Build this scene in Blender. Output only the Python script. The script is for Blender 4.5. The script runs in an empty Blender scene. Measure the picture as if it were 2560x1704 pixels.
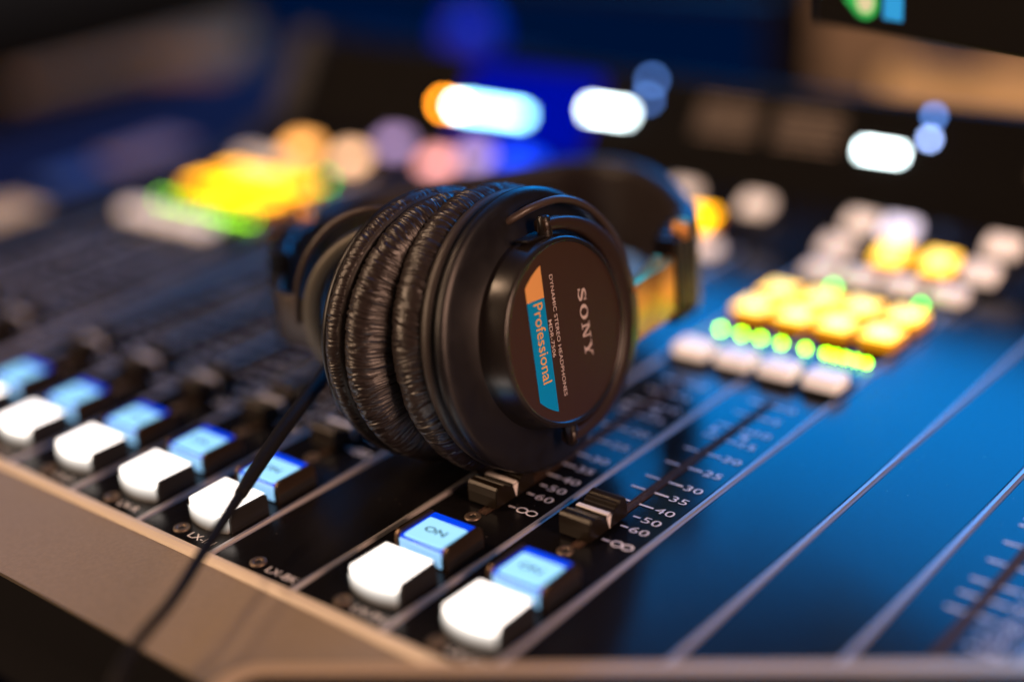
import bpy, bmesh, math, random
from mathutils import Vector, Matrix, noise
random.seed(7)
S = 0.035                      # one channel pitch in metres; everything below is laid out in pitches
scene = bpy.context.scene
C = scene.collection

# ------------------------------------------------------------------ camera
cam_d = bpy.data.cameras.new("camera")
cam = bpy.data.objects.new("camera", cam_d); C.objects.link(cam)
R_ = Vector((0.76866853, 0.63591946, -0.06895748)); U_ = Vector((-0.20435895, 0.34630376, 0.91559332)); W_ = Vector((-0.60612384, 0.68969569, -0.39614864))
m = Matrix((R_, U_, -W_)).transposed().to_4x4()
m.translation = Vector((11.95302, -6.16739, 6.27478)) * S
cam.matrix_world = m
cam_d.sensor_width = 36.0
cam_d.lens = 3634.0 / 2560 * 36
cam_d.clip_start = 0.01; cam_d.clip_end = 60
cam_d.dof.use_dof = True
cam_d.dof.focus_distance = 12.3 * S
cam_d.dof.aperture_fstop = 1.72
cam_d.dof.aperture_blades = 0
scene.camera = cam

# ------------------------------------------------------------------ world, lamps, exposure
world = bpy.data.worlds.new("World"); scene.world = world; world.use_nodes = True
world.node_tree.nodes["Background"].inputs[0].default_value = (0.40, 0.33, 0.33, 1)
world.node_tree.nodes["Background"].inputs[1].default_value = 0.028
scene.view_settings.view_transform = 'Standard'; scene.view_settings.look = 'None'
scene.view_settings.exposure = 0; scene.view_settings.gamma = 1

def lamp(name, kind, loc, target, energy, color, size=0.1, size_y=None):
    d = bpy.data.lights.new(name, kind); d.energy = energy; d.color = color
    if kind == 'AREA':
        d.size = size
        if size_y: d.shape = 'RECTANGLE'; d.size_y = size_y
    else: d.shadow_soft_size = size
    o = bpy.data.objects.new(name, d); C.objects.link(o)
    o.location = Vector(loc) * S
    dirv = (Vector(target) - Vector(loc)).normalized()
    o.rotation_euler = dirv.to_track_quat('-Z', 'Y').to_euler()
    return o
# big blue stage wash beyond the console, seen only in the satin panels
lamp("blue_stage_lamp", 'AREA', (-2.5, 54, 29), (6.5, 4, 0), 56.0, (0.0, 0.31, 1.0), 1.90, 1.0)
lamp("blue_ceiling_lamp", 'AREA', (-8, 30, 42), (4, 3, 2), 5.5, (0.0, 0.30, 1.0), 0.8)  # unseen blue fill added for the sheen on the pad tops
# two warm ceiling spots over the left side: they cast the two cable shadows
lamp("warm_ceiling_lamp", 'POINT', (-22, -26, 60), (4, 0, 0), 50, (1.0, 0.64, 0.40), 0.035)
lamp("warm_ceiling_lamp", 'POINT', (-44, -18, 50), (4, 0, 0), 44, (1.0, 0.64, 0.40), 0.035)
lamp("warm_wall_lamp", 'AREA', (-34, -46, 27), (4, 3, 1), 34, (1.0, 0.66, 0.42), 0.8, 0.9)
# soft warm room light from the right, behind the operator
lamp("warm_room_lamp", 'AREA', (50, -2, 21), (4, 3, 1), 30, (1.0, 0.58, 0.40), 0.7)

# ------------------------------------------------------------------ materials
def mat(name, col, rough=0.5, metal=0.0, emis=None, es=0.0, bump=0.0, bscale=400, coat=0.0, spec=0.5, rvar=0.0, cvar=0.0, sheen=0.0):
    m = bpy.data.materials.new(name); m.use_nodes = True
    nt = m.node_tree; b = nt.nodes["Principled BSDF"]
    b.inputs["Base Color"].default_value = (*col, 1); b.inputs["Roughness"].default_value = rough
    b.inputs["Metallic"].default_value = metal; b.inputs["Specular IOR Level"].default_value = spec
    b.inputs["Coat Weight"].default_value = coat
    if emis:
        b.inputs["Emission Color"].default_value = (*emis, 1); b.inputs["Emission Strength"].default_value = es
    if bump or rvar or cvar:
        tc = nt.nodes.new("ShaderNodeTexCoord"); n = nt.nodes.new("ShaderNodeTexNoise")
        n.inputs["Scale"].default_value = bscale; n.inputs["Detail"].default_value = 5
        nt.links.new(tc.outputs["Object"], n.inputs["Vector"])
        if bump:
            bp = nt.nodes.new("ShaderNodeBump"); bp.inputs["Strength"].default_value = bump; bp.inputs["Distance"].default_value = 0.0004
            nt.links.new(n.outputs["Fac"], bp.inputs["Height"]); nt.links.new(bp.outputs["Normal"], b.inputs["Normal"])
        if rvar:
            n2 = nt.nodes.new("ShaderNodeTexNoise"); n2.inputs["Scale"].default_value = bscale * 0.06; n2.inputs["Detail"].default_value = 6
            nt.links.new(tc.outputs["Object"], n2.inputs["Vector"])
            mr = nt.nodes.new("ShaderNodeMapRange"); mr.inputs["To Min"].default_value = rough - rvar; mr.inputs["To Max"].default_value = rough + rvar
            mr.inputs["From Min"].default_value = 0.3; mr.inputs["From Max"].default_value = 0.7
            nt.links.new(n2.outputs["Fac"], mr.inputs["Value"]); nt.links.new(mr.outputs["Result"], b.inputs["Roughness"])
        if cvar:
            n3 = nt.nodes.new("ShaderNodeTexNoise"); n3.inputs["Scale"].default_value = bscale * 0.5; n3.inputs["Detail"].default_value = 3
            nt.links.new(tc.outputs["Object"], n3.inputs["Vector"])
            r = nt.nodes.new("ShaderNodeValToRGB")
            r.color_ramp.elements[0].position = 0.35; r.color_ramp.elements[1].position = 0.75
            r.color_ramp.elements[0].color = (*[c * (1 - cvar) for c in col], 1); r.color_ramp.elements[1].color = (*[min(1, c * (1 + cvar)) for c in col], 1)
            nt.links.new(n3.outputs["Fac"], r.inputs["Fac"]); nt.links.new(r.outputs["Color"], b.inputs["Base Color"])
    return m

def panel_material():
    """black powder-coated panel: satin, with sparse pale dust specks"""
    m = mat("console_panel", (0.006, 0.0055, 0.006), 0.21, spec=0.20, bump=0.07, bscale=2600)
    nt = m.node_tree; b = nt.nodes["Principled BSDF"]
    tc = nt.nodes.new("ShaderNodeTexCoord"); v = nt.nodes.new("ShaderNodeTexVoronoi"); v.inputs["Scale"].default_value = 330
    nt.links.new(tc.outputs["Object"], v.inputs["Vector"])
    lt = nt.nodes.new("ShaderNodeMath"); lt.operation = 'LESS_THAN'; lt.inputs[1].default_value = 0.055
    nt.links.new(v.outputs["Distance"], lt.inputs[0])
    n = nt.nodes.new("ShaderNodeTexNoise"); n.inputs["Scale"].default_value = 60; nt.links.new(tc.outputs["Object"], n.inputs["Vector"])
    gt = nt.nodes.new("ShaderNodeMath"); gt.operation = 'GREATER_THAN'; gt.inputs[1].default_value = 0.56
    nt.links.new(n.outputs["Fac"], gt.inputs[0])
    mu = nt.nodes.new("ShaderNodeMath"); mu.operation = 'MULTIPLY'; nt.links.new(lt.outputs[0], mu.inputs[0]); nt.links.new(gt.outputs[0], mu.inputs[1])
    mx = nt.nodes.new("ShaderNodeMix"); mx.data_type = 'RGBA'
    mx.inputs["A"].default_value = (0.006, 0.0055, 0.006, 1); mx.inputs["B"].default_value = (0.16, 0.14, 0.13, 1)
    nt.links.new(mu.outputs[0], mx.inputs["Factor"]); nt.links.new(mx.outputs["Result"], b.inputs["Base Color"])
    return m

M = {}
M['panel'] = panel_material()
M['frame'] = mat("dark_frame", (0.008, 0.007, 0.007), 0.6, spec=0.2)
M['bridge'] = mat("bridge_face", (0.003, 0.0025, 0.0025), 0.6, spec=0.05)
M['slope'] = mat("upper_panel", (0.006, 0.005, 0.006), 0.24, bump=0.1, bscale=2000)
M['rail'] = mat("divider_aluminium", (0.42, 0.40, 0.40), 0.42, 0.55, bump=0.1, bscale=900)
M['beige'] = mat("beige_paint", (0.26, 0.205, 0.14), 0.55, bump=0.35, bscale=1500, cvar=0.08)
M['cheek_dark'] = mat("end_cheek_paint", (0.008, 0.008, 0.012), 0.6, bump=0.2, bscale=900)
M['beige_edge'] = mat("beige_edge", (0.66, 0.57, 0.45), 0.34, bump=0.2, bscale=1200)
M['print'] = mat("white_print", (0.82, 0.78, 0.78), 0.38)
M['slot'] = mat("slot_black", (0.004, 0.004, 0.004), 0.7)
M['slot_floor'] = mat("slot_floor", (0.085, 0.054, 0.038), 0.7, 0.0, spec=0.08, bump=0.6, bscale=2200, cvar=0.6)
M['slot_lip'] = mat("slot_lip_metal", (0.05, 0.03, 0.022), 0.6, 0.0, spec=0.1, bump=0.5, bscale=1800)
M['cap'] = mat("fader_plastic", (0.016, 0.011, 0.006), 0.31, 0.3, spec=0.4, bump=0.12, bscale=2500)
M['white'] = mat("white_plastic", (0.80, 0.76, 0.74), 0.4)
M['cheek'] = mat("button_cheek", (0.14, 0.095, 0.065), 0.33, 0.9, bump=0.1, bscale=2500)
M['btn_body'] = mat("button_body", (0.012, 0.011, 0.011), 0.42, bump=0.1, bscale=2000)
M['white_lit'] = mat("white_lens_lit", (0.9, 0.9, 0.88), 0.4, emis=(1.0, 0.94, 0.88), es=2.3)
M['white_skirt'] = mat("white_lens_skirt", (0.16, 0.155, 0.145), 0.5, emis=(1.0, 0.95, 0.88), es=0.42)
M['blue_rim'] = mat("blue_lens_rim", (0.0, 0.03, 0.4), 0.25, emis=(0.0, 0.045, 0.78), es=0.95)
M['blue_lit'] = mat("blue_lens_lit", (0.2, 0.5, 0.7), 0.25, emis=(0.27, 0.63, 0.90), es=0.98)
M['blue_front'] = mat("blue_lens_front", (0.2, 0.4, 0.7), 0.3, emis=(0.28, 0.58, 0.90), es=0.9)
M['legend'] = mat("legend_ink", (0.005, 0.03, 0.10), 0.5)
M['amber'] = mat("amber_key_lit", (0.3, 0.12, 0.0), 0.4, emis=(1.0, 0.52, 0.03), es=4.6)
M['orange'] = mat("orange_key_lit", (0.3, 0.1, 0.0), 0.4, emis=(1.0, 0.42, 0.0), es=6.5)
M['amber_core'] = mat("amber_key_core", (0.5, 0.4, 0.1), 0.4, emis=(1.0, 0.78, 0.20), es=2.6)
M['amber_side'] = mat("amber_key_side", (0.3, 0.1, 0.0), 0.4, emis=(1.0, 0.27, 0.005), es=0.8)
M['key'] = mat("white_key", (0.80, 0.74, 0.70), 0.45, emis=(1.0, 0.72, 0.58), es=0.72)
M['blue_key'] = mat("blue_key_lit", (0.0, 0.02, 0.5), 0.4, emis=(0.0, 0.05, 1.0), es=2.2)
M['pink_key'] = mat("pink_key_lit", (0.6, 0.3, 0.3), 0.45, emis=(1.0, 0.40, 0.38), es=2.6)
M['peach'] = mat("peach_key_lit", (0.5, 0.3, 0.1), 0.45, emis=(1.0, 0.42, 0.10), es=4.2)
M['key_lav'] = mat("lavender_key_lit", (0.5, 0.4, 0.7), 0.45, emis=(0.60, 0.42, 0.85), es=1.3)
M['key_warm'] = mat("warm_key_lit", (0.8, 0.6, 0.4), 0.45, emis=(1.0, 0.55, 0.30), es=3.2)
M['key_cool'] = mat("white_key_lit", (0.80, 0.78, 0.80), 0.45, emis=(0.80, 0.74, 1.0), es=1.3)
M['green_led'] = mat("green_led", (0.02, 0.05, 0.0), 0.3, emis=(0.36, 1.0, 0.0), es=26)
M['green_soft'] = mat("green_led_soft", (0.02, 0.05, 0.0), 0.3, emis=(0.34, 1.0, 0.0), es=14)
M['green_dim'] = mat("green_led_dim", (0.0, 0.05, 0.01), 0.3, emis=(0.02, 0.9, 0.10), es=13)
M['bar_lit'] = mat("display_bar_white", (0.8, 0.9, 0.9), 0.3, emis=(0.80, 0.98, 1.0), es=16)
M['bar_cyan'] = mat("display_bar_cyan", (0.4, 0.8, 0.9), 0.3, emis=(0.30, 0.82, 1.0), es=13)
M['orange_led'] = mat("orange_led", (1, .5, .1), 0.3, emis=(1.0, 0.30, 0.01), es=34)
M['white_led'] = mat("white_led", (1, 1, 1), 0.3, emis=(1.0, 0.95, 0.95), es=45)
M['blue_led'] = mat("blue_led", (.2, .4, .9), 0.3, emis=(0.10, 0.25, 0.72), es=9)
M['paleblue_led'] = mat("pale_blue_led", (.4, .5, .9), 0.3, emis=(0.35, 0.50, 1.0), es=14)
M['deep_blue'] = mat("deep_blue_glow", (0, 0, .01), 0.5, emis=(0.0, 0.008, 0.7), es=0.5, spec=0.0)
M['screw'] = mat("screw_brass", (0.16, 0.12, 0.09), 0.45, 0.7)
M['window'] = mat("meter_glass", (0.004, 0.003, 0.003), 0.6, spec=0.08)
M['meter_line'] = mat("meter_line", (0.16, 0.11, 0.08), 0.5, emis=(0.35, 0.2, 0.13), es=0.22)
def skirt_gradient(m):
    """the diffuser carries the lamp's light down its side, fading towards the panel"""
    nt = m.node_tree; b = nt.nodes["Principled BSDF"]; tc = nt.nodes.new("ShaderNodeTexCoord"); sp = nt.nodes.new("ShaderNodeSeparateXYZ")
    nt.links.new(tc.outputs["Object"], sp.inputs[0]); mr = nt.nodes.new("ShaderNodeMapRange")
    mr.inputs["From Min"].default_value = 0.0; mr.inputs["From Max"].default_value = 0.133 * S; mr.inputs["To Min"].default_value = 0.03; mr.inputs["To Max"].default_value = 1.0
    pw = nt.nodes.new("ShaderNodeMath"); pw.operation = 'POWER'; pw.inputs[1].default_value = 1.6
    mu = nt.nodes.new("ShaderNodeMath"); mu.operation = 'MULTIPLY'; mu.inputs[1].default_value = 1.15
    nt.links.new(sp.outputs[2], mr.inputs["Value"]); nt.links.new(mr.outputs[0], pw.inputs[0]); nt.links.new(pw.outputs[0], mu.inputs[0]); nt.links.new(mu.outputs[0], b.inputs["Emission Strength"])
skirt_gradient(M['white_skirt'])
# headphones
M['hp_plastic'] = mat("headphone_plastic", (0.0085, 0.0075, 0.009), 0.34, spec=0.5, bump=0.18, bscale=3200, rvar=0.05)
M['hp_satin'] = mat("headphone_satin", (0.016, 0.013, 0.012), 0.27, spec=0.6, bump=0.06, bscale=3000)
M['hp_badge'] = mat("badge_plate", (0.044, 0.021, 0.014), 0.42, spec=0.45, bump=0.10, bscale=4200)
M['hp_gap'] = mat("housing_gap", (0.003, 0.003, 0.004), 0.6)
M['leather'] = mat("vinyl_leather", (0.020, 0.0145, 0.014), 0.34, spec=0.6, bump=0.25, bscale=1100)
M['band'] = mat("headband_vinyl", (0.020, 0.014, 0.013), 0.45, spec=0.35, bump=0.2, bscale=700)
M['skirt_leather'] = mat("pad_skirt_vinyl", (0.032, 0.025, 0.023), 0.42, bump=0.25, bscale=1500)
M['steel'] = mat("slider_steel", (0.90, 0.43, 0.13), 0.42, 1.0, bump=0.05, bscale=900)  # orange reflection of the amber keys put into the steel's colour
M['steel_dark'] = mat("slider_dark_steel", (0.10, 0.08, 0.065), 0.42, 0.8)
M['yoke_grey'] = mat("yoke_grey", (0.14, 0.125, 0.10), 0.45, 0.3)
M['yoke_brown'] = mat("yoke_brown", (0.034, 0.020, 0.015), 0.33, bump=0.06, bscale=3000)
M['wire'] = mat("wire_sleeve", (0.06, 0.042, 0.034), 0.35)
M['cord'] = mat("cable_rubber", (0.004, 0.0035, 0.004), 0.6, spec=0.2, bump=0.3, bscale=900)
M['p_orange'] = mat("stripe_orange", (1.0, 0.50, 0.16), 0.35, 0.15)
M['p_blue'] = mat("stripe_blue", (0.002, 0.40, 0.85), 0.30, 0.25)
M['p_gold'] = mat("lettering_gold", (0.95, 0.50, 0.12), 0.4)
M['p_grey'] = mat("lettering_grey", (0.68, 0.56, 0.52), 0.45)
M['black'] = mat("black_plastic", (0.004, 0.003, 0.003), 0.5, spec=0.15)
M['tablet_rim'] = mat("champagne_rim", (0.62, 0.45, 0.27), 0.42, 0.35, bump=0.15, bscale=800)
M['glass_black'] = mat("black_glass", (0.004, 0.004, 0.006), 0.12)
M['tan'] = mat("tan_board", (0.22, 0.15, 0.10), 0.6, cvar=0.15, bscale=60)
M['desk'] = mat("desk_laminate", (0.30, 0.17, 0.08), 0.6)
M['navy_cover'] = mat("navy_cover", (0.003, 0.006, 0.030), 0.8, spec=0.1)  # blue light on the ledge put into its base colour
M['mauve'] = mat("mauve_card", (0.22, 0.15, 0.18), 0.7)
M['blue_card'] = mat("blue_card", (0.02, 0.06, 0.20), 0.7)
M['tan_bright'] = mat("pale_wood", (0.80, 0.56, 0.28), 0.6, cvar=0.12, bscale=60)
M['navy'] = mat("navy_cloth", (0.010, 0.012, 0.05), 0.8)
M['screen_blue'] = mat("dim_blue_screen", (0.0, 0.0, 0.005), 0.5, emis=(0.0, 0.016, 0.085), es=0.35, spec=0.0)
M['screen_teal'] = mat("dim_teal_screen", (0.0, 0.02, 0.02), 0.3, emis=(0.03, 0.09, 0.12), es=0.3)
M['blue_lamp'] = mat("blue_lamp_glow", (0, 0, .4), 0.4, emis=(0.0, 0.02, 0.9), es=0.42)
M['icon_green'] = mat("icon_green", (0.02, 0.4, 0.1), 0.4, emis=(0.02, 0.45, 0.08), es=0.7)
M['icon_cream'] = mat("icon_cream", (0.5, 0.5, 0.35), 0.4, emis=(0.52, 0.50, 0.30), es=0.8)
M['icon_blue'] = mat("icon_blue", (0.02, 0.3, 0.6), 0.4, emis=(0.01, 0.24, 0.62), es=0.8)
M['wall'] = mat("dark_wall", (0.03, 0.03, 0.05), 0.9)
M['floor'] = mat("dark_floor", (0.02, 0.02, 0.03), 0.7)

# ------------------------------------------------------------------ mesh helpers
def mesh_from(bm, name, mats, smooth=False):
    me = bpy.data.meshes.new(name)
    bm.normal_update()
    if smooth:
        for f in bm.faces: f.smooth = True
    bm.to_mesh(me); bm.free()
    for mm in (mats if isinstance(mats, (list, tuple)) else [mats]): me.materials.append(mm)
    return me
def obj(name, me, parent=None, loc=(0, 0, 0), mw=None):
    o = bpy.data.objects.new(name, me); C.objects.link(o)
    if parent: o.parent = parent
    if mw is not None: o.matrix_local = mw
    else: o.location = Vector(loc) * S
    return o
def empty(name, loc, label, cat, group=None, mw=None):
    o = bpy.data.objects.new(name, None); C.objects.link(o); o.empty_display_size = 0.02
    o.location = Vector(loc) * S
    o['label'] = label; o['category'] = cat
    if group: o['group'] = group
    return o
def tag(o, label=None, cat=None, kind=None, group=None):
    if label: o['label'] = label
    if cat: o['category'] = cat
    if kind: o['kind'] = kind
    if group: o['group'] = group
    return o
def box(bm, x0, x1, y0, y1, z0, z1, bev=0.0, seg=2, mi=0):
    vs = [bm.verts.new(Vector(p) * S) for p in ((x0, y0, z0), (x1, y0, z0), (x1, y1, z0), (x0, y1, z0), (x0, y0, z1), (x1, y0, z1), (x1, y1, z1), (x0, y1, z1))]
    fs = [bm.faces.new([vs[i] for i in q]) for q in ((3, 2, 1, 0), (4, 5, 6, 7), (0, 1, 5, 4), (1, 2, 6, 5), (2, 3, 7, 6), (3, 0, 4, 7))]
    for f in fs: f.material_index = mi
    if bev:
        es = list({e for f in fs for e in f.edges})
        r = bmesh.ops.bevel(bm, geom=es, offset=bev * S, segments=seg, affect='EDGES', profile=0.5)
        for f in r['faces']: f.material_index = mi; f.smooth = True
def boxmesh(name, mats, *a, **k):
    bm = bmesh.new(); box(bm, *a, **k); return mesh_from(bm, name, mats)
def prism(bm, pts, z0, z1, axes='xyz', mi=0):
    """polygon pts extruded; axes gives which world axes are (u, v, extrude)"""
    def mk(u, v, w):
        d = {axes[0]: u, axes[1]: v, axes[2]: w}; return Vector((d['x'], d['y'], d['z'])) * S
    a = [bm.verts.new(mk(u, v, z0)) for u, v in pts]; b = [bm.verts.new(mk(u, v, z1)) for u, v in pts]
    n = len(pts); out = [bm.faces.new(a[::-1]), bm.faces.new(b)]
    for i in range(n): out.append(bm.faces.new([a[i], a[(i + 1) % n], b[(i + 1) % n], b[i]]))
    for f in out: f.material_index = mi
    bmesh.ops.recalc_face_normals(bm, faces=out)
    return out
def lathe(bm, prof, n=96, mi=0, a0=0.0, a1=2 * math.pi, smooth=True):
    """profile of (r, w) turned about the local z axis"""
    full = abs(a1 - a0 - 2 * math.pi) < 1e-6; cnt = n if full else n + 1
    rings = []
    for r, w in prof:
        rings.append([bm.verts.new(Vector((r * math.cos(a0 + (a1 - a0) * i / n), r * math.sin(a0 + (a1 - a0) * i / n), w)) * S) for i in range(cnt)])
    for j in range(len(prof) - 1):
        for i in range(n):
            k = (i + 1) % cnt
            f = bm.faces.new([rings[j][i], rings[j][k], rings[j + 1][k], rings[j + 1][i]]); f.smooth = smooth; f.material_index = mi
    return rings
def disc(bm, r, w, n=64, mi=0):
    f = bm.faces.new([bm.verts.new(Vector((r * math.cos(2 * math.pi * i / n), r * math.sin(2 * math.pi * i / n), w)) * S) for i in range(n)]); f.material_index = mi
def smooth_path(pts, sub=8):
    out = []; P = [Vector(p) for p in pts]; n = len(P)
    for i in range(n - 1):
        p0, p1, p2, p3 = P[max(0, i - 1)], P[i], P[i + 1], P[min(n - 1, i + 2)]
        for k in range(sub):
            t = k / sub
            out.append(0.5 * ((2 * p1) + (p2 - p0) * t + (2 * p0 - 5 * p1 + 4 * p2 - p3) * t * t + (3 * p1 - p0 - 3 * p2 + p3) * t ** 3))
    out.append(P[-1]); return out
def sweep(bm, path, section, up=Vector((0, 0, 1)), mi=0, cap=True, scale=None, closed_section=True):
    """section: list of (side, up) offsets, swept along path"""
    rings = []
    for i, p in enumerate(path):
        t = (path[min(i + 1, len(path) - 1)] - path[max(i - 1, 0)]).normalized()
        s = t.cross(up).normalized(); u = s.cross(t).normalized(); k = scale(i / (len(path) - 1)) if scale else 1
        rings.append([bm.verts.new((p + s * a * k + u * b * k) * S) for a, b in section])
    n = len(section); fs = []
    for j in range(len(rings) - 1):
        for i in range(n):
            f = bm.faces.new([rings[j][i], rings[j][(i + 1) % n], rings[j + 1][(i + 1) % n], rings[j + 1][i]]); f.smooth = True; f.material_index = mi; fs.append(f)
    if cap:
        fs.append(bm.faces.new(rings[0][::-1])); fs.append(bm.faces.new(rings[-1]))
    bmesh.ops.recalc_face_normals(bm, faces=fs)
def circ(r, n=12): return [(r * math.cos(2 * math.pi * i / n), r * math.sin(2 * math.pi * i / n)) for i in range(n)]
def rrect(w, h, r, k=4):
    out = []
    for cx, cy, a in ((w - r, h - r, 0), (-w + r, h - r, 90), (-w + r, -h + r, 180), (w - r, -h + r, 270)):
        for i in range(k + 1):
            t = math.radians(a + 90 * i / k); out.append((cx + r * math.cos(t), cy + r * math.sin(t)))
    return out
def text_mesh(s, height, width=None, font_x=1.0, weight=0.0, align='LEFT', thick=0.004, spacing=1.0):
    """flat lettering as a list of triangles in pitch units; cap height and (optionally) total width are forced"""
    cu = bpy.data.curves.new("txt", 'FONT'); cu.body = s; cu.size = 1; cu.align_x = 'LEFT'; cu.space_character = spacing; cu.offset = weight; cu.resolution_u = 3
    o = bpy.data.objects.new("txt", cu); C.objects.link(o)
    bpy.context.view_layer.update()
    me = bpy.data.meshes.new_from_object(o.evaluated_get(bpy.context.evaluated_depsgraph_get()))
    bpy.data.objects.remove(o)
    vs = [v.co.copy() for v in me.vertices]; fs = [tuple(p.vertices) for p in me.polygons]; bpy.data.meshes.remove(me)
    x0 = min(v.x for v in vs); x1 = max(v.x for v in vs)
    k = height / 0.69
    kx = (width / (x1 - x0)) if width else k * font_x
    vs = [((v.x - x0) * kx, v.y * k) for v in vs]
    w = (x1 - x0) * kx
    if align == 'CENTER': vs = [(x - w / 2, y) for x, y in vs]
    return vs, fs
def add_flat(bm, vf, fn, mi=0):
    """vf = (verts2d, faces); fn maps 2d to a 3d point in pitch units"""
    vs = [bm.verts.new(Vector(fn(*v)) * S) for v in vf[0]]
    for f in vf[1]:
        try: q = bm.faces.new([vs[i] for i in f]); q.material_index = mi
        except ValueError: pass
def ring2d(cx, cy, rx, ry, th, n=24):
    vs = []; fs = []
    for i in range(n):
        a = 2 * math.pi * i / n
        vs += [(cx + rx * math.cos(a), cy + ry * math.sin(a)), (cx + (rx - th) * math.cos(a), cy + (ry - th) * math.sin(a))]
    for i in range(n):
        j = (i + 1) % n; fs.append((2 * i, 2 * j, 2 * j + 1, 2 * i + 1))
    return vs, fs
def rect2d(x0, x1, y0, y1): return [(x0, y0), (x1, y0), (x1, y1), (x0, y1)], [(0, 1, 2, 3)]

# ------------------------------------------------------------------ setting
o = obj("floor", boxmesh("floor", M['floor'], -140, 120, -80, 140, -22, -21.5)); tag(o, kind='structure')
o = obj("back_wall", boxmesh("back_wall", M['wall'], -140, 120, 138, 139, -21.5, 60)); tag(o, kind='structure')

# ------------------------------------------------------------------ the console
console = empty("mixing_console", (0, 0, 0), "long black broadcast mixing console with lit push buttons, faders and beige wrist rest", "mixing console")
X0, X1, YB = -6, 12, 8.35
DARK = {-3}
panel_me = boxmesh("channel_panel", M['panel'], 0.035, 0.965, 0.0, YB, -0.25, 0, bev=0.012, seg=2)
rail_bm = bmesh.new(); prism(rail_bm, [(-0.034, -0.2), (0.034, -0.2), (0.034, -0.004), (0.024, 0.004), (0.014, 0.020), (-0.014, 0.020), (-0.024, 0.004), (-0.034, -0.004)], 0.0, YB, 'xzy'); rail_me = mesh_from(rail_bm, "divider_strip", M['rail'])
def CX(k): return k + 0.5 if k <= -4 else k          # the far left bank sits past a wide dark gap
CH = [k for k in range(X0, X1) if k != -3]
for k in CH:
    obj("channel_panel", panel_me, console, (CX(k), 0, 0))
for x in [CX(k) for k in CH] + [X1, -2.5]:
    obj("divider_strip", rail_me, console, (x, 0, 0))
obj("bank_gap_plate", boxmesh("bank_gap_plate", M['slot'], -2.465, -2.035, 0.0, YB, -0.3, -0.05), console)
obj("bank_gap_plate", boxmesh("bank_gap_plate", M['frame'], X0, X0 + 0.465, 0.0, YB, -0.3, -0.004), console)
# sloped upper section and meter bridge
sa = math.radians(20); ba = math.radians(55)
SY, SZ = YB + 1.1 * math.cos(sa), 1.1 * math.sin(sa)
BY, BZ = SY + 1.43 * math.cos(ba), SZ + 1.43 * math.sin(ba)
for k in range(X0, X1):
    bm = bmesh.new()
    prism(bm, [(YB + 0.03, -0.25), (YB + 0.03, 0.012), (SY, SZ), (SY, -0.25)], 0.03, 0.97, 'yzx')
    if k == X0: up_me = mesh_from(bm, "upper_panel", M['slope'])
    else: bm.free()
    obj("upper_panel", up_me, console, (k, 0, 0))
bm = bmesh.new(); prism(bm, [(SY + 0.012, -0.25), (SY + 0.012, SZ + 0.005), (BY, BZ), (BY + 0.12, BZ + 0.02), (BY + 0.8, BZ - 0.3), (BY + 0.8, -0.25)], X0, X1, 'yzx')
obj("meter_bridge", mesh_from(bm, "meter_bridge", M['bridge']), console)
obj("console_chassis", boxmesh("console_chassis", M['frame'], X0 - 0.1, X1 + 0.1, -0.55, BY + 0.7, -2.2, -0.305), console)
# left end cheek
bm = bmesh.new(); prism(bm, [(-1.25, -2.2), (-1.25, 0.02), (YB, 0.10), (SY, SZ + 0.12), (BY, BZ + 0.14), (BY + 0.8, BZ - 0.1), (BY + 0.8, -2.2)], X0 - 0.62, X0 - 0.12, 'yzx')
obj("end_cheek", mesh_from(bm, "end_cheek", M['cheek_dark']), console)
# wrist rest
bm = bmesh.new()
prism(bm, [(-0.126, -0.3), (-0.126, -0.004), (-0.135, 0.0), (-1.16, -0.03), (-1.08, -0.17), (-0.09, -0.3)], X0 - 0.1, X1, 'yzx')
obj("wrist_rest", mesh_from(bm, "wrist_rest", M['beige']), console)
bm = bmesh.new()
prism(bm, [(-0.006, -0.2), (-0.006, 0.020), (-0.020, 0.036), (-0.060, 0.036), (-0.100, 0.018), (-0.122, -0.02), (-0.124, -0.2)], X0 - 0.1, X1, 'yzx')
obj("edge_trim", mesh_from(bm, "edge_trim", M['beige_edge']), console)

# --- printed fader scale, slot, screws (mesh data shared between channels)
bm = bmesh.new(); zt = 0.006
TY = [(4.82, '0'), (4.54, '5'), (4.25, '10'), (3.99, '15'), (3.68, '20'), (3.37, '25'), (3.06, '30'), (2.84, '35'), (2.61, '40'), (2.42, '50'), (2.24, '60'), (1.98, None)]
for y, s in TY:
    t = 0.0115
    if s is not None and s not in ('50', '60'): add_flat(bm, rect2d(0.30, 0.458, y - t, y + t), lambda a, b: (a, b, zt))
    add_flat(bm, rect2d(0.542 if s not in ('50', '60', None) else 0.615, 0.69, y - t, y + t), lambda a, b: (a, b, zt))
    if s: add_flat(bm, text_mesh(s, 0.090, font_x=1.5, weight=0.0), lambda a, b: (0.715 + a, y - 0.046 + b, zt))
    else:
        add_flat(bm, ring2d(0.765, y, 0.058, 0.047, 0.017), lambda a, b: (a, b, zt)); add_flat(bm, ring2d(0.868, y, 0.058, 0.047, 0.017), lambda a, b: (a, b, zt + 0.0005))
add_flat(bm, ([(0.30, 4.08), (0.41, 4.125), (0.30, 4.17)], [(0, 1, 2)]), lambda a, b: (a, b, zt))
add_flat(bm, ([(0.70, 4.08), (0.59, 4.125), (0.70, 4.17)], [(0, 2, 1)]), lambda a, b: (a, b, zt))
scale_me = mesh_from(bm, "scale_marking", M['print'])
bm = bmesh.new(); box(bm, 0.470, 0.530, 1.75, 4.92, -0.1, 0.0045, mi=0)
for sx in (0.462, 0.538): box(bm, sx - 0.006, sx + 0.006, 1.75, 4.92, -0.05, 0.012, mi=1)
slot_me = mesh_from(bm, "fader_slot", [M['slot_floor'], M['slot_lip']])
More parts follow.
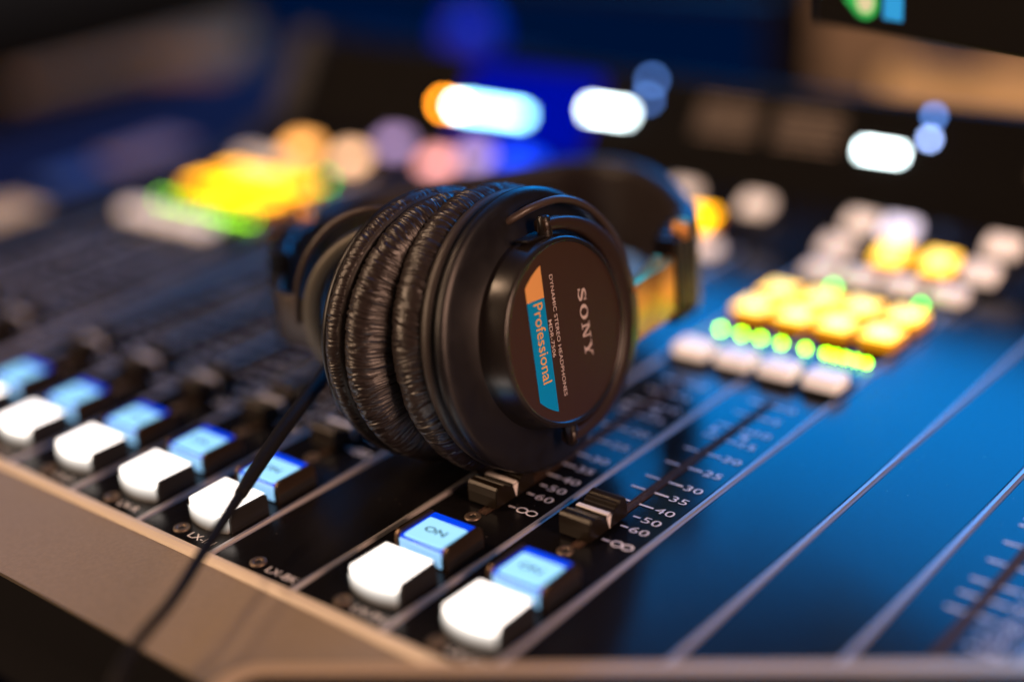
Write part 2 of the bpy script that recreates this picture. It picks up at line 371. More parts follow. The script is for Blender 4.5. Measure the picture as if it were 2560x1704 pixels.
bm = bmesh.new(); lathe(bm, [(0.075, 0.0), (0.072, 0.012), (0.05, 0.016), (0.032, 0.010), (0.030, 0.004)], 24); disc(bm, 0.031, 0.005, 6, mi=1)
screw_me = mesh_from(bm, "screw", [M['screw'], M['slot']])
def label_mesh(s):
    bm = bmesh.new(); add_flat(bm, text_mesh(s, 0.078, font_x=1.15), lambda a, b: (a, b, zt)); return mesh_from(bm, "channel_label", M['print'])

# fader cap: two humps with a white line between
prof = [(-0.262, 0.03), (-0.262, 0.13), (-0.252, 0.20), (-0.235, 0.222), (-0.205, 0.228), (-0.17, 0.220), (-0.15, 0.205), (-0.145, 0.213), (-0.125, 0.205), (-0.12, 0.190), (-0.112, 0.196), (-0.09, 0.185), (-0.085, 0.170), (-0.040, 0.158), (-0.036, 0.172), (0.036, 0.172), (0.040, 0.158),
        (0.085, 0.170), (0.09, 0.185), (0.112, 0.196), (0.12, 0.190), (0.125, 0.205), (0.145, 0.213), (0.15, 0.205), (0.17, 0.220), (0.205, 0.228), (0.235, 0.222), (0.252, 0.20), (0.262, 0.13), (0.262, 0.03)]
bm = bmesh.new(); fs = prism(bm, prof, -0.162, 0.162, 'yzx')
bmesh.ops.bevel(bm, geom=[e for e in bm.edges if abs(e.verts[0].co.x - e.verts[1].co.x) < 1e-6], offset=0.007 * S, segments=2, affect='EDGES')
cap_me = mesh_from(bm, "fader_cap", M['cap'])
bm = bmesh.new(); box(bm, -0.163, 0.163, -0.026, 0.026, 0.160, 0.180, bev=0.006)
line_me = mesh_from(bm, "indicator_line", M['white'])
bm = bmesh.new(); prism(bm, [(-0.034, 0.158), (0.034, 0.158), (0.0, 0.035)], 0.160, 0.166, 'yzx'); tri_me = mesh_from(bm, "side_arrow", M['white'])
bm = bmesh.new(); box(bm, -0.02, 0.02, -0.06, 0.06, -0.05, 0.08); stem_me = mesh_from(bm, "stem", M['slot_lip'])
def fader(x, y):
    f = obj("fader_cap", cap_me, console, (x, y, 0.0))
    obj("indicator_line", line_me, f); obj("side_arrow", tri_me, f); obj("stem", stem_me, f)
    return f

# ON button: bronze cheeks, blue lens, printed legend
body_me = boxmesh("button_body", M['btn_body'], -0.285, 0.285, -0.225, 0.225, 0.0, 0.10, bev=0.01)
bm = bmesh.new()
for s in (-1, 1):
    prism(bm, [(-0.235, 0.0), (-0.235, 0.13), (-0.222, 0.185), (-0.19, 0.212), (0.19, 0.212), (0.225, 0.19), (0.235, 0.15), (0.235, 0.0)], s * 0.262 - 0.022, s * 0.262 + 0.022, 'yzx')
bmesh.ops.bevel(bm, geom=list(bm.edges), offset=0.006 * S, segments=2, affect='EDGES')
cheek_me = mesh_from(bm, "button_cheek", M['cheek'])
bm = bmesh.new(); box(bm, -0.236, 0.236, -0.212, 0.222, 0.10, 0.188, bev=0.012)
bluerim_me = mesh_from(bm, "lens_surround", M['blue_rim'])
bm = bmesh.new(); prism(bm, rrect(0.214, 0.168, 0.03), 0.180, 0.196, 'xyz')
for v in bm.verts: v.co.y -= 0.038 * S; v.co.x += 0.010 * S
bmesh.ops.bevel(bm, geom=[e for e in bm.edges if min(e.verts[0].co.z, e.verts[1].co.z) > 0.19 * S], offset=0.006 * S, segments=2, affect='EDGES')
bluelens_me = mesh_from(bm, "lens", M['blue_lit'])
bluefront_me = boxmesh("lens_front", M['blue_front'], -0.228, 0.228, -0.232, -0.2125, 0.02, 0.165, bev=0.006)
bm = bmesh.new(); add_flat(bm, text_mesh("ON", 0.075, font_x=1.35, weight=0.015, align='CENTER'), lambda a, b: (a, b - 0.065, 0.1975)); on_me = mesh_from(bm, "legend", M['legend'])
def on_button(x, y):
    b = obj("blue_on_button", body_me, console, (x, y, 0))
    for nm, me in (("button_cheek", cheek_me), ("lens_surround", bluerim_me), ("lens", bluelens_me), ("lens_front", bluefront_me), ("legend", on_me)): obj(nm, me, b)
# white button: glowing lens bulging to the front, dark cheek on each side
def bulge(y0, d, n=10, hw=0.255): return [(-hw + 2 * hw * i / n, y0 - d * (1 - ((i - n / 2) / (n / 2)) ** 2)) for i in range(n + 1)]
bm = bmesh.new(); prism(bm, bulge(-0.20, 0.045) + [(0.255, 0.215), (-0.255, 0.215)], 0.135, 0.205, 'xyz')
bmesh.ops.bevel(bm, geom=[e for e in bm.edges if min(e.verts[0].co.z, e.verts[1].co.z) > 0.20 * S], offset=0.012 * S, segments=2, affect='EDGES')
wlens_me = mesh_from(bm, "lens", M['white_lit'])
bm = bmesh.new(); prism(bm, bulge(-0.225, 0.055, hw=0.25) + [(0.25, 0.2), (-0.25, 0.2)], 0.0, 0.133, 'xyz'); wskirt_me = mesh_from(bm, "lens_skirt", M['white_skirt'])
bm = bmesh.new()
for s in (-1, 1): prism(bm, [(-0.20, 0.0), (-0.20, 0.12), (-0.17, 0.196), (0.2, 0.196), (0.222, 0.175), (0.222, 0.0)], s * 0.270 - 0.013, s * 0.270 + 0.013, 'yzx')
wcheek_me = mesh_from(bm, "button_cheek", M['btn_body'])
wbody_me = boxmesh("button_body", M['btn_body'], -0.24, 0.24, 0.2005, 0.222, 0.0, 0.18)
def white_button(x, y):
    b = obj("white_push_button", wbody_me, console, (x, y, 0))
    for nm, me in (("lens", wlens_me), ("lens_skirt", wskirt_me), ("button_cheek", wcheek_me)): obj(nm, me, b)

ACTIVE = [-2, -1, 0, 1, 2, 4, 5]
LBL = {-2: "LX-1", -1: "LX-2", 0: "LX-3", 1: "LX-R", 2: "LX-IN", 3: "LX-BK", 4: "LX-PH", 5: "LX-CR", 8: "LX-8"}
for k in ACTIVE + [8, 9, -4, -5, -6]:
    obj("fader_slot", slot_me, console, (CX(k), 0, 0)); obj("scale_marking", scale_me, console, (CX(k), 0, 0))
    if k >= -2 and k < 8:
        on_button(k + 0.60, 1.11); white_button(k + 0.63, 0.52)
        fader(k + 0.44, 2.10)
        obj("screw", screw_me, console, (k + 0.47, 1.67, 0))
    elif k < 0: fader(CX(k) + 0.44, 2.1)
for k, s in LBL.items():
    obj("screw", screw_me, console, (k + 0.45, 0.14, 0)); obj("channel_label", label_mesh(s), console, (k + 0.60, 0.075, 0))

# --- key clusters
def keymesh(name, w, d, h, m1, m2=None):
    bm = bmesh.new(); box(bm, -w / 2, w / 2, -d / 2, d / 2, 0, h, bev=0.035, seg=3)
    if m2:
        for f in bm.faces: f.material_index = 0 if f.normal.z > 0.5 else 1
        return mesh_from(bm, name, [m1, m2])
    return mesh_from(bm, name, m1)
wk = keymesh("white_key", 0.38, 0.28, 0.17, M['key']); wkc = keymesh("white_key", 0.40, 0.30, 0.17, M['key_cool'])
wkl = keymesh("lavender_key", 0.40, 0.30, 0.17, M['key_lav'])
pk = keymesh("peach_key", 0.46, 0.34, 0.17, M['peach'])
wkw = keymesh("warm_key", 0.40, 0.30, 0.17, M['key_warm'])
ak = keymesh("amber_key", 0.38, 0.38, 0.17, M['amber'], M['amber_side'])
ak2 = keymesh("amber_key", 0.40, 0.40, 0.17, M['orange'], M['amber_side'])
core_me = boxmesh("lit_core", M['amber_core'], -0.13, 0.13, -0.13, 0.13, 0.165, 0.176, bev=0.004)
base_bm = bmesh.new(); box(base_bm, -0.23, 0.23, -0.20, 0.20, 0.0, 0.05); base_me = mesh_from(base_bm, "key_base", M['black'])
bm = bmesh.new(); bmesh.ops.create_uvsphere(bm, u_segments=12, v_segments=8, radius=0.028 * S)
for f in bm.faces: f.smooth = True
led_me = mesh_from(bm, "green_led", M['green_led']); led2_me = led_me.copy(); led2_me.materials[0] = M['green_soft']
bm = bmesh.new(); bmesh.ops.create_uvsphere(bm, u_segments=12, v_segments=8, radius=0.035 * S)
ledd_me = mesh_from(bm, "green_led", M['green_dim'])
def key(me, x, y, z=0.0, rot=0.0, nm=None):
    mw = Matrix.Translation(Vector((x, y, z)) * S) @ Matrix.Rotation(rot, 4, 'X')
    o = obj(nm or me.name.split('.')[0], me, console, mw=mw); obj("key_base", base_me, o)
    if me is ak: obj("lit_core", core_me, o)
    return o
def on_slope(s): return YB + s * math.cos(sa), s * math.sin(sa) + 0.012
for k in (-6, -5, -2, -1, 4, 5):          # channels with a key cluster
    for dx in (0.28, 0.79): key(wk, CX(k) + dx, 5.42)
    lit = k in (-6, -5, 4, 5)
    for dx in (0.28, 0.79):
        for y in (6.62, 7.16) if k > 0 else (6.66, 7.26):
            if lit: key(ak if k > 0 else ak2, CX(k) + dx, y)
            elif k not in (-2, -1): key(wk, k + dx, y)
for x in (4.17, 4.43, 4.66, 4.91, 5.19, 5.43, 5.54, 5.65, 5.77, 5.88): obj("green_led", led_me, console, (x, 6.10, 0.04))
for x in (-5.45, -5.18, -4.90, -4.62, -4.40, -4.22, -4.05, -3.88, -3.70, -3.52): obj("green_led", led2_me, console, (x, 6.10, 0.04))
obj("green_led", ledd_me, console, (4.63, 7.74, 0.04)); obj("green_led", ledd_me, console, (5.69, 7.74, 0.04)); obj("green_led", ledd_me, console, (-3.9, 7.9, 0.04))
for x in (4.32, 4.81, 5.34, 5.88, 2.25, 2.72): key(wk, x, 8.02)
for x in (-5.7, -5.2): key(wk, x, 8.02)
y, z = on_slope(0.27)
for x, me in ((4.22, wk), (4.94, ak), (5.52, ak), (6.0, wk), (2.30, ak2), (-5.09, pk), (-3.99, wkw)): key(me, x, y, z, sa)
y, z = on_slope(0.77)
for x, me in ((4.30, wk), (4.80, wkc), (6.05, wk), (1.75, wk), (2.85, wk), (-3.5, wkl), (-1.85, wkl)): key(me, x, y, z, sa)  # the last lavender block imitates the light bar's reflection on the slope
y, z = on_slope(0.5); key(keymesh("pink_key", 0.45, 0.30, 0.17, M['pink_key']), -2.4, y, z, sa)  # glowing block in place of the light bar's pink reflection on the slope
y, z = on_slope(0.85); key(keymesh("blue_key", 0.75, 0.26, 0.17, M['blue_key']), -1.1, y, z, sa)  # glowing block in place of the blue reflection below the light bar

# --- meter bridge: light bars, small lamps, windows with faint lines
def on_bridge(s, lift=0.0): return SY + 0.012 + s * math.cos(ba) - lift * math.sin(ba), SZ + s * math.sin(ba) + lift * math.cos(ba)
def bridge_obj(name, me, x, s, lift=0.0):
    y, z = on_bridge(s, lift)
    return obj(name, me, console, mw=Matrix.Translation(Vector((x, y, z)) * S) @ Matrix.Rotation(ba, 4, 'X'))
def bar(name, w, h, m_): return boxmesh(name, m_, -w / 2, w / 2, -h / 2, h / 2, 0, 0.03, bev=0.01)
def sL(z): return (z - SZ) / math.sin(ba)
bridge_obj("light_bar", bar("light_bar", 1.25, 0.15, M['bar_cyan']), -2.02, sL(0.85), 0.02)
bridge_obj("light_bar", bar("light_bar", 0.72, 0.15, M['bar_lit']), 0.0, sL(1.04), 0.02)
bridge_obj("light_bar", bar("light_bar", 0.55, 0.15, M['bar_lit']), 4.16, sL(1.0), 0.02)
def ledm(name, r, m_):
    bm = bmesh.new(); bmesh.ops.create_uvsphere(bm, u_segments=16, v_segments=10, radius=r * S)
    for f in bm.faces: f.smooth = True
    return mesh_from(bm, name, m_)
bridge_obj("orange_indicator", ledm("orange_indicator", 0.065, M['orange_led']), -2.95, sL(0.84), 0.08)
bridge_obj("white_indicator", ledm("white_indicator", 0.045, M['white_led']), -2.68, sL(0.84), 0.08)
for x, z in ((0.55, 1.47), (0.57, 1.24)): bridge_obj("blue_indicator", ledm("blue_indicator", 0.05, M['blue_led']), x, sL(z), 0.03)
for x, z, mm in ((4.68, 1.44, M['blue_led']), (4.71, 1.20, M['paleblue_led'])): bridge_obj("blue_indicator", ledm("blue_indicator", 0.05, mm), x, sL(z), 0.03)
bridge_obj("blue_display", bar("blue_display", 2.4, 1.25, M['deep_blue']), -1.45, sL(0.92), 0.004)  # glowing sheet added for the blue halo around the light bar
y, z = on_slope(0.75)
for x in (1.9, 3.1, 6.5):
    wdw = bridge_obj("meter_window", bar("meter_window", 1.05, 0.62, M['window']), x, sL(1.12), 0.003)
    for j in range(5):
        yy = -0.22 + 0.11 * j
        obj("meter_line", boxmesh("meter_line", M['meter_line'], -0.45, 0.45, yy, yy + 0.035, 0.0302, 0.036), wdw)

# ------------------------------------------------------------------ headphones
Cn = Vector((4.787, 2.722, 1.397)); nrm = Vector((0.98701, 0.02157, 0.15919)).normalized()
ey = Vector((-0.02185, 0.99976, 0)); ez = nrm.cross(ey)
al = math.radians(5.5)
bdir = (ey * math.cos(al) - ez * math.sin(al)).normalized(); tdir = nrm.cross(bdir)
hp = empty("headphones", (0, 0, 0), "black closed-back studio headphones with wrinkled vinyl pads standing on the console", "headphones")
def frame(o_, u, v, w):
    m = Matrix((u, v, w)).transposed().to_4x4(); m.translation = o_ * S; return m
FN = frame(Cn, bdir, tdir, nrm)
n2 = Vector((-0.996, 0.07, -0.052)).normalized(); C2 = Vector((2.99, 2.52, 1.262))
t2 = (Vector((0, 0, 1)) - n2 * n2.z).normalized(); b2 = t2.cross(n2)
FF = frame(C2, b2, t2, n2) @ Matrix.Scale(0.965, 4)

def wrinkled(prof, n, amp, seed, freq=26.0, fade=None):
    """turned profile with fine leather wrinkles running across it"""
    bm = bmesh.new(); P = []
    for i in range(len(prof)):
        a = prof[max(0, i - 1)]; b = prof[min(len(prof) - 1, i + 1)]
        tx, ty = b[0] - a[0], b[1] - a[1]; l = math.hypot(tx, ty) or 1
        P.append((prof[i][0], prof[i][1], -ty / l, tx / l))
    rings = []
    for j, (r, w, nr, nw) in enumerate(P):
        ring = []; fd = fade(j / (len(P) - 1)) if fade else 1
        for i in range(n):
            a = 2 * math.pi * i / n; c, s = math.cos(a), math.sin(a)
            q = Vector((c * 3.1 + seed, s * 3.1, w * 3.0))
            wa = noise.noise(q) * 0.16 + noise.noise(q * 2.7) * 0.06
            a2 = a + wa * 0.5
            v = Vector((math.cos(a2) * freq, math.sin(a2) * freq, w * 2.0 + r * 1.4 + seed))
            cr = min(1.0, abs(noise.noise(v)) * 4.5)                     # narrow crease at every zero crossing, puffed between
            cr2 = min(1.0, abs(noise.noise(v * 2.3 + Vector((5, 3, 1)))) * 4.0)
            big = noise.noise(Vector((c * 7, s * 7, w * 2 + seed)))
            d = amp * fd * (cr * (0.9 + 0.4 * noise.noise(v * 0.35)) + 0.30 * cr2 + 0.25 * big)
            rr = r + nr * d; ww = w + nw * d
            ring.append(bm.verts.new(Vector((rr * c, rr * s, ww)) * S))
        rings.append(ring)
    for j in range(len(P) - 1):
        for i in range(n):
            k = (i + 1) % n
            f = bm.faces.new([rings[j][i], rings[j][k], rings[j + 1][k], rings[j + 1][i]]); f.smooth = True
    return bm
def arc_prof(cx, cy, rx, ry, a0, a1, n): return [(cx + rx * math.cos(math.radians(a0 + (a1 - a0) * i / n)), cy + ry * math.sin(math.radians(a0 + (a1 - a0) * i / n))) for i in range(n + 1)]

def ear_cup(Fm, near):
    root = obj("ear_cup", None, hp)
    root.empty_display_size = 0.01
    root.matrix_local = Fm
    # housing: shallow cone from the cap to a round rim, dark gap, second rim
    bm = bmesh.new()
    lathe(bm, [(0.855, -0.262), (0.90, -0.275), (1.00, -0.288), (1.13, -0.300), (1.19, -0.306), (1.225, -0.318), (1.245, -0.345), (1.248, -0.375), (1.235, -0.40), (1.20, -0.41)], 160)
    h = obj("housing", mesh_from(bm, "housing", M['hp_plastic']), root)
    bm = bmesh.new(); lathe(bm, [(1.20, -0.408), (1.175, -0.42), (1.175, -0.455), (1.19, -0.47)], 128); obj("housing_gap", mesh_from(bm, "housing_gap", M['hp_gap']), root)
    bm = bmesh.new(); lathe(bm, [(1.18, -0.465), (1.215, -0.475), (1.232, -0.50), (1.236, -0.535), (1.225, -0.565), (1.19, -0.575)], 160); obj("baffle_ring", mesh_from(bm, "baffle_ring", M['skirt_leather']), root)
    # raised cap
    bm = bmesh.new(); lathe(bm, [(0.862, -0.265), (0.858, -0.25), (0.826, -0.03), (0.815, -0.012), (0.795, 0.0), (0.775, -0.004), (0.768, -0.016)], 160); obj("cap", mesh_from(bm, "cap", M['hp_satin']), root)
    bm = bmesh.new(); disc(bm, 0.769, -0.015, 128); badge = obj("badge_plate", mesh_from(bm, "badge_plate", M['hp_badge']), root)
    # pad
    bodyp = ([(1.16, -0.565)] + arc_prof(1.02, -0.76, 0.25, 0.20, 66, -62, 18) + arc_prof(0.92, -0.83, 0.17, 0.14, -60, -175, 10)[1:] + [(0.72, -0.60)]) if near else ([(1.16, -0.565)] + arc_prof(1.02, -0.735, 0.225, 0.165, 62, -62, 16) + arc_prof(0.92, -0.80, 0.17, 0.14, -60, -175, 10)[1:] + [(0.72, -0.60)])
    bm = wrinkled(bodyp, 1700, 0.018, 3.0 if near else 11.0, 36.0, lambda t: min(1, 0.15 + t * 9) * (1 if t < 0.8 else 0.4))
    obj("ear_pad", mesh_from(bm, "ear_pad", M['leather'], True), root)
    if not near:                                                   # gathered skirt and seam, seen only on the far cup
        bm = wrinkled([(1.19, -0.40)] + arc_prof(1.185, -0.47, 0.075, 0.085, 70, -75, 9) + [(1.15, -0.565)], 1500, 0.013, 17.0, 40.0)
        obj("pad_skirt", mesh_from(bm, "pad_skirt", M['leather'], True), root)
    return root, badge
cup_n, badge = ear_cup(FN, True)
cup_f, badge_f = ear_cup(FF, False)

# lettering on the near badge: local x = band direction, y = up; text runs downwards (-y), its top towards +x
def T(u0, v0, w=0.0): return lambda a, b: (u0 + b, v0 - a, w)
zb = -0.0115
def arcpts(u0, u1, rr):   # border of the stripe: straight sides, ends cut by the circle of radius rr
    return None
def stripe(v_lo, v_hi, rr=0.682, u0=-0.475, u1=-0.245):
    pts = []
    top_cut = v_hi is None; bot_cut = v_lo is None
    if top_cut: pts += [(u0 + (u1 - u0) * i / 8, math.sqrt(rr * rr - (u0 + (u1 - u0) * i / 8) ** 2)) for i in range(9)]
    else: pts += [(u0, v_hi), (u1, v_hi)]
    if bot_cut: pts += [(u1 + (u0 - u1) * i / 8, -math.sqrt(rr * rr - (u1 + (u0 - u1) * i / 8) ** 2)) for i in range(9)]
    else: pts += [(u1, v_lo), (u0, v_lo)]
    return pts, [tuple(range(len(pts)))]
bm = bmesh.new(); add_flat(bm, stripe(0.362, None), lambda a, b: (a, b, zb)); obj("orange_stripe", mesh_from(bm, "orange_stripe", M['p_orange']), cup_n)
bm = bmesh.new(); add_flat(bm, stripe(None, 0.360), lambda a, b: (a, b, zb)); obj("blue_stripe", mesh_from(bm, "blue_stripe", M['p_blue']), cup_n)
bm = bmesh.new(); add_flat(bm, text_mesh("Professional", 0.118, width=0.690, weight=0.004), T(-0.402, 0.335, zb + 0.004)); obj("gold_lettering", mesh_from(bm, "gold_lettering", M['p_gold']), cup_n)
bm = bmesh.new()
add_flat(bm, text_mesh("DYNAMIC STEREO HEADPHONES", 0.044, width=1.06, weight=0.004), T(-0.147, 0.53, zb + 0.001))
add_flat(bm, text_mesh("MDR-7506", 0.044, width=0.325, weight=0.004), T(-0.232, 0.16, zb + 0.001))
# slab-serif SONY, drawn from strokes (height 1, each letter in its own box)
def quad_(a, b, c, d): return [a, b, c, d], [(0, 1, 2, 3)]
HT = 0.112
def put(vf, x0, sx): add_flat(bm, ([(x0 + x * sx, y * HT) for x, y in vf[0]], vf[1]), T(0.205, 0.325, zb + 0.001))
def band_path(pts, w):
    """variable-width stroke through pts, w = list of half widths"""
    V = []; F = []
    for i, p in enumerate(pts):
        a = pts[max(0, i - 1)]; b = pts[min(len(pts) - 1, i + 1)]; tx, ty = b[0] - a[0], b[1] - a[1]; l = math.hypot(tx, ty) or 1
        V += [(p[0] - ty / l * w[i], p[1] + tx / l * w[i]), (p[0] + ty / l * w[i], p[1] - tx / l * w[i])]
    for i in range(len(pts) - 1): F.append((2 * i, 2 * i + 1, 2 * i + 3, 2 * i + 2))
    return V, F
spath = [(0.92, 0.70), (0.82, 0.86), (0.60, 0.94), (0.36, 0.92), (0.17, 0.80), (0.20, 0.64), (0.42, 0.54), (0.66, 0.45), (0.86, 0.33), (0.86, 0.17), (0.66, 0.07), (0.42, 0.05), (0.20, 0.13), (0.10, 0.30)]
sw = [0.03, 0.05, 0.06, 0.08, 0.11, 0.12, 0.12, 0.12, 0.12, 0.10, 0.07, 0.06, 0.05, 0.03]
put(band_path(spath, sw), 0.0, 0.115); put(quad_((0.86, 0.66), (0.98, 0.66), (0.98, 0.98), (0.90, 0.98)), 0.0, 0.115); put(quad_((0.03, 0.02), (0.11, 0.02), (0.15, 0.34), (0.03, 0.34)), 0.0, 0.115)
V = []; F = []; N = 28
for i in range(N):
    a = 2 * math.pi * i / N; V += [(0.5 + 0.5 * math.cos(a), 0.5 + 0.5 * math.sin(a)), (0.5 + 0.26 * math.cos(a), 0.5 + 0.40 * math.sin(a))]
for i in range(N): j = (i + 1) % N; F.append((2 * i, 2 * j, 2 * j + 1, 2 * i + 1))
put((V, F), 0.145, 0.135)
for q in (((0.14, 0), (0.26, 0), (0.26, 1), (0.14, 1)), ((0.76, 0), (0.86, 0), (0.86, 1), (0.76, 1)), ((0.14, 1), (0.34, 1), (0.86, 0), (0.68, 0)), ((0, 0), (0.4, 0), (0.4, 0.10), (0, 0.10)), ((0, 0.90), (0.3, 0.90), (0.3, 1), (0, 1)), ((0.62, 0.90), (1, 0.90), (1, 1), (0.62, 1))): put(quad_(*q), 0.305, 0.145)
for q in (((0.40, 0), (0.62, 0), (0.62, 0.48), (0.40, 0.48)), ((0.08, 1), (0.34, 1), (0.62, 0.44), (0.42, 0.44)), ((0.80, 1), (0.90, 1), (0.60, 0.44), (0.50, 0.44)), ((0.26, 0), (0.76, 0), (0.76, 0.10), (0.26, 0.10)), ((0, 0.9), (0.42, 0.9), (0.42, 1), (0, 1)), ((0.66, 0.9), (1, 0.9), (1, 1), (0.66, 1))): put(quad_(*q), 0.470, 0.140)
obj("grey_lettering", mesh_from(bm, "grey_lettering", M['p_grey']), cup_n)

# yoke: half ring round the cap, from pivot to pivot
def yoke(parent, mw, mm, rin, r90, r0, w0, w1, name="yoke"):
    bm = bmesh.new(); n = 48; rings = []
    for i in range(n + 1):
        ph = math.radians(94 - 188 * i / n); ro = r90 + (r0 - r90) * math.cos(ph) ** 2 if math.cos(ph) > 0 else r90
        ri = rin
        e = 0.022
        sec = [(ri, w0 + e), (ri, w1 - e), (ri + e, w1), (ro - e, w1), (ro, w1 - e), (ro, w0 + e), (ro - e, w0), (ri + e, w0)]
        rings.append([bm.verts.new(Vector((r * math.cos(ph), r * math.sin(ph), w)) * S) for r, w in sec])
    fs = []
    for j in range(n):
        for i in range(8):
            f = bm.faces.new([rings[j][i], rings[j][(i + 1) % 8], rings[j + 1][(i + 1) % 8], rings[j + 1][i]]); f.smooth = True; fs.append(f)
    fs += [bm.faces.new(rings[0]), bm.faces.new(rings[-1][::-1])]
    bmesh.ops.recalc_face_normals(bm, faces=fs)
    me = mesh_from(bm, name, mm)
    y = obj(name, me, parent); y.matrix_local = mw
    # pivot pegs
    for s in (1, -1):
        bm = bmesh.new(); lathe(bm, [(0.001, 0.13), (0.045, 0.128), (0.060, 0.112), (0.066, 0.0), (0.066, -0.05)], 20)
        p = obj("pivot_peg", mesh_from(bm, "pivot_peg", M['hp_satin']), y)
        p.matrix_local = Matrix.Translation(Vector((-0.01, s * (rin + 0.01), (w0 + w1) / 2)) * S) @ Matrix.Rotation(-s * math.pi / 2, 4, 'X')
    return y
yoke(hp, FN, M['yoke_brown'], 0.875, 0.985, 1.125, -0.17, -0.045)
bm = bmesh.new(); box(bm, -0.30, 0.02, 0.832, 0.856, -0.20, -0.07, bev=0.008); obj("pivot_bracket", mesh_from(bm, "pivot_bracket", M['hp_plastic']), cup_n)
dF = Vector((-0.84, -0.54, 0)).normalized()
FY = frame(C2 + Vector((0.10, 0, 0)), dF, Vector((0, 0, 1)), dF.cross(Vector((0, 0, 1))))
yoke(hp, FY, M['yoke_grey'], 0.80, 0.92, 0.98, -0.10, 0.08)
# exposed signal wires
def world_from(Fm, u, v, w): return (Fm @ (Vector((u, v, w)) * S)) / S
def wire(pts, r, name="signal_wire", mm='hp_satin'):
    bm = bmesh.new(); sweep(bm, smooth_path(pts, 8), circ(r, 12)); return obj(name, mesh_from(bm, name, M[mm]), hp)
wire([world_from(FN, *q) for q in ((-0.26, 1.00, -0.33), (-0.20, 1.03, -0.27), (-0.04, 1.085, -0.19), (0.26, 1.10, -0.14), (0.56, 1.00, -0.13), (0.80, 0.82, -0.13), (0.98, 0.60, -0.13), (1.09, 0.38, -0.14), (1.14, 0.20, -0.15))], 0.036, mm='wire')
wire([world_from(FY, *q) for q in ((-0.10, 0.94, 0.0), (0.10, 1.02, 0.0), (0.34, 1.02, 0.0), (0.62, 0.90, 0.0), (0.84, 0.68, 0.0), (0.98, 0.42, 0.0), (1.04, 0.16, 0.0), (1.06, -0.05, 0))], 0.034, mm='wire')
# sliders
sl0 = world_from(FN, 1.06, -0.13, -0.12)
near_path = [sl0, Vector((4.63, 4.05, 1.14)), Vector((4.60, 4.35, 1.13)), Vector((4.54, 4.66, 1.13)), Vector((4.44, 4.95, 1.13))]
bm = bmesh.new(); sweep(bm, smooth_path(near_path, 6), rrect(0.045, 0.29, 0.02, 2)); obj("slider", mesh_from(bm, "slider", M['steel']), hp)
bm = bmesh.new(); sweep(bm, smooth_path([Vector((4.62, 3.98, 1.37)), Vector((4.59, 4.2, 1.41)), Vector((4.55, 4.42, 1.46))], 4), rrect(0.05, 0.045, 0.02, 2)); obj("hinge_bar", mesh_from(bm, "hinge_bar", M['steel']), hp)
far0 = world_from(FY, 0.95, -0.05, 0)
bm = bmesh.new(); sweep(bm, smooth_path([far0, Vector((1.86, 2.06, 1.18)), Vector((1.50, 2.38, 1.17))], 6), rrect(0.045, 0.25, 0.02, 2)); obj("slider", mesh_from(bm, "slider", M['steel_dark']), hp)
# headband
bp = [(4.50, 4.62, 1.15), (4.45, 4.80, 1.16), (4.38, 5.0, 1.17), (4.30, 5.28, 1.18), (4.0, 5.62, 1.18), (3.55, 6.0, 1.18), (3.0, 6.30, 1.18), (2.5, 6.32, 1.18), (2.1, 6.08, 1.18), (1.82, 5.62, 1.18), (1.52, 5.2, 1.18), (1.22, 4.84, 1.18), (0.96, 4.45, 1.18), (0.83, 4.05, 1.18), (0.84, 3.62, 1.18), (0.93, 3.2, 1.18), (1.15, 2.78, 1.18), (1.48, 2.42, 1.18)]
full = smooth_path(bp, 6)
n = len(full)
bm = bmesh.new(); sweep(bm, [p - Vector((0, 0, 0.06)) for p in full[14:n - 16]], rrect(0.13, 0.54, 0.12, 5)); obj("headband", mesh_from(bm, "headband", M['band']), hp)
for sl in (full[:17], full[n - 19:]):
    bm = bmesh.new(); sweep(bm, sl, rrect(0.115, 0.44, 0.05, 3)); e = obj("headband_end", mesh_from(bm, "headband_end", M['hp_plastic']), hp)
    for kk in (3, 8, 12):
        bm = bmesh.new(); sweep(bm, sl[kk:kk + 2], rrect(0.135, 0.455, 0.05, 3)); obj("rib", mesh_from(bm, "rib", M['hp_satin']), e)
bm = bmesh.new(); lathe(bm, [(0.001, 0.09), (0.07, 0.085), (0.09, 0.06), (0.09, -0.08)], 20); obj("hinge_screw", mesh_from(bm, "hinge_screw", M['steel']), hp, (4.52, 4.86, 1.62))
bm = bmesh.new(); lathe(bm, [(0.001, 0.09), (0.07, 0.085), (0.09, 0.06), (0.09, -0.08)], 20); obj("hinge_screw", mesh_from(bm, "hinge_screw", M['steel']), hp, (0.90, 3.35, 1.62))
# cable
cp = [(2.62, 2.10, 1.02), (2.80, 1.68, 0.95), (2.97, 1.22, 0.87), (3.12, 0.81, 0.80), (3.27, 0.40, 0.70), (3.37, 0.13, 0.62)]
bm = bmesh.new(); sweep(bm, smooth_path(cp, 10), circ(0.074, 16), scale=lambda t: 1 - 0.22 * t); obj("strain_relief", mesh_from(bm, "strain_relief", M['cord']), hp)
bm = bmesh.new(); sweep(bm, smooth_path([(3.365, 0.15, 0.625), (3.51, -0.2, 0.55), (3.68, -0.56, 0.50), (3.92, -1.03, 0.45), (4.06, -1.51, 0.36), (4.21, -1.85, 0.2), (4.45, -2.4, -0.4), (4.6, -2.9, -1.4), (4.7, -3.2, -3.0)], 10), circ(0.048, 14)); obj("cable", mesh_from(bm, "cable", M['cord']), hp)

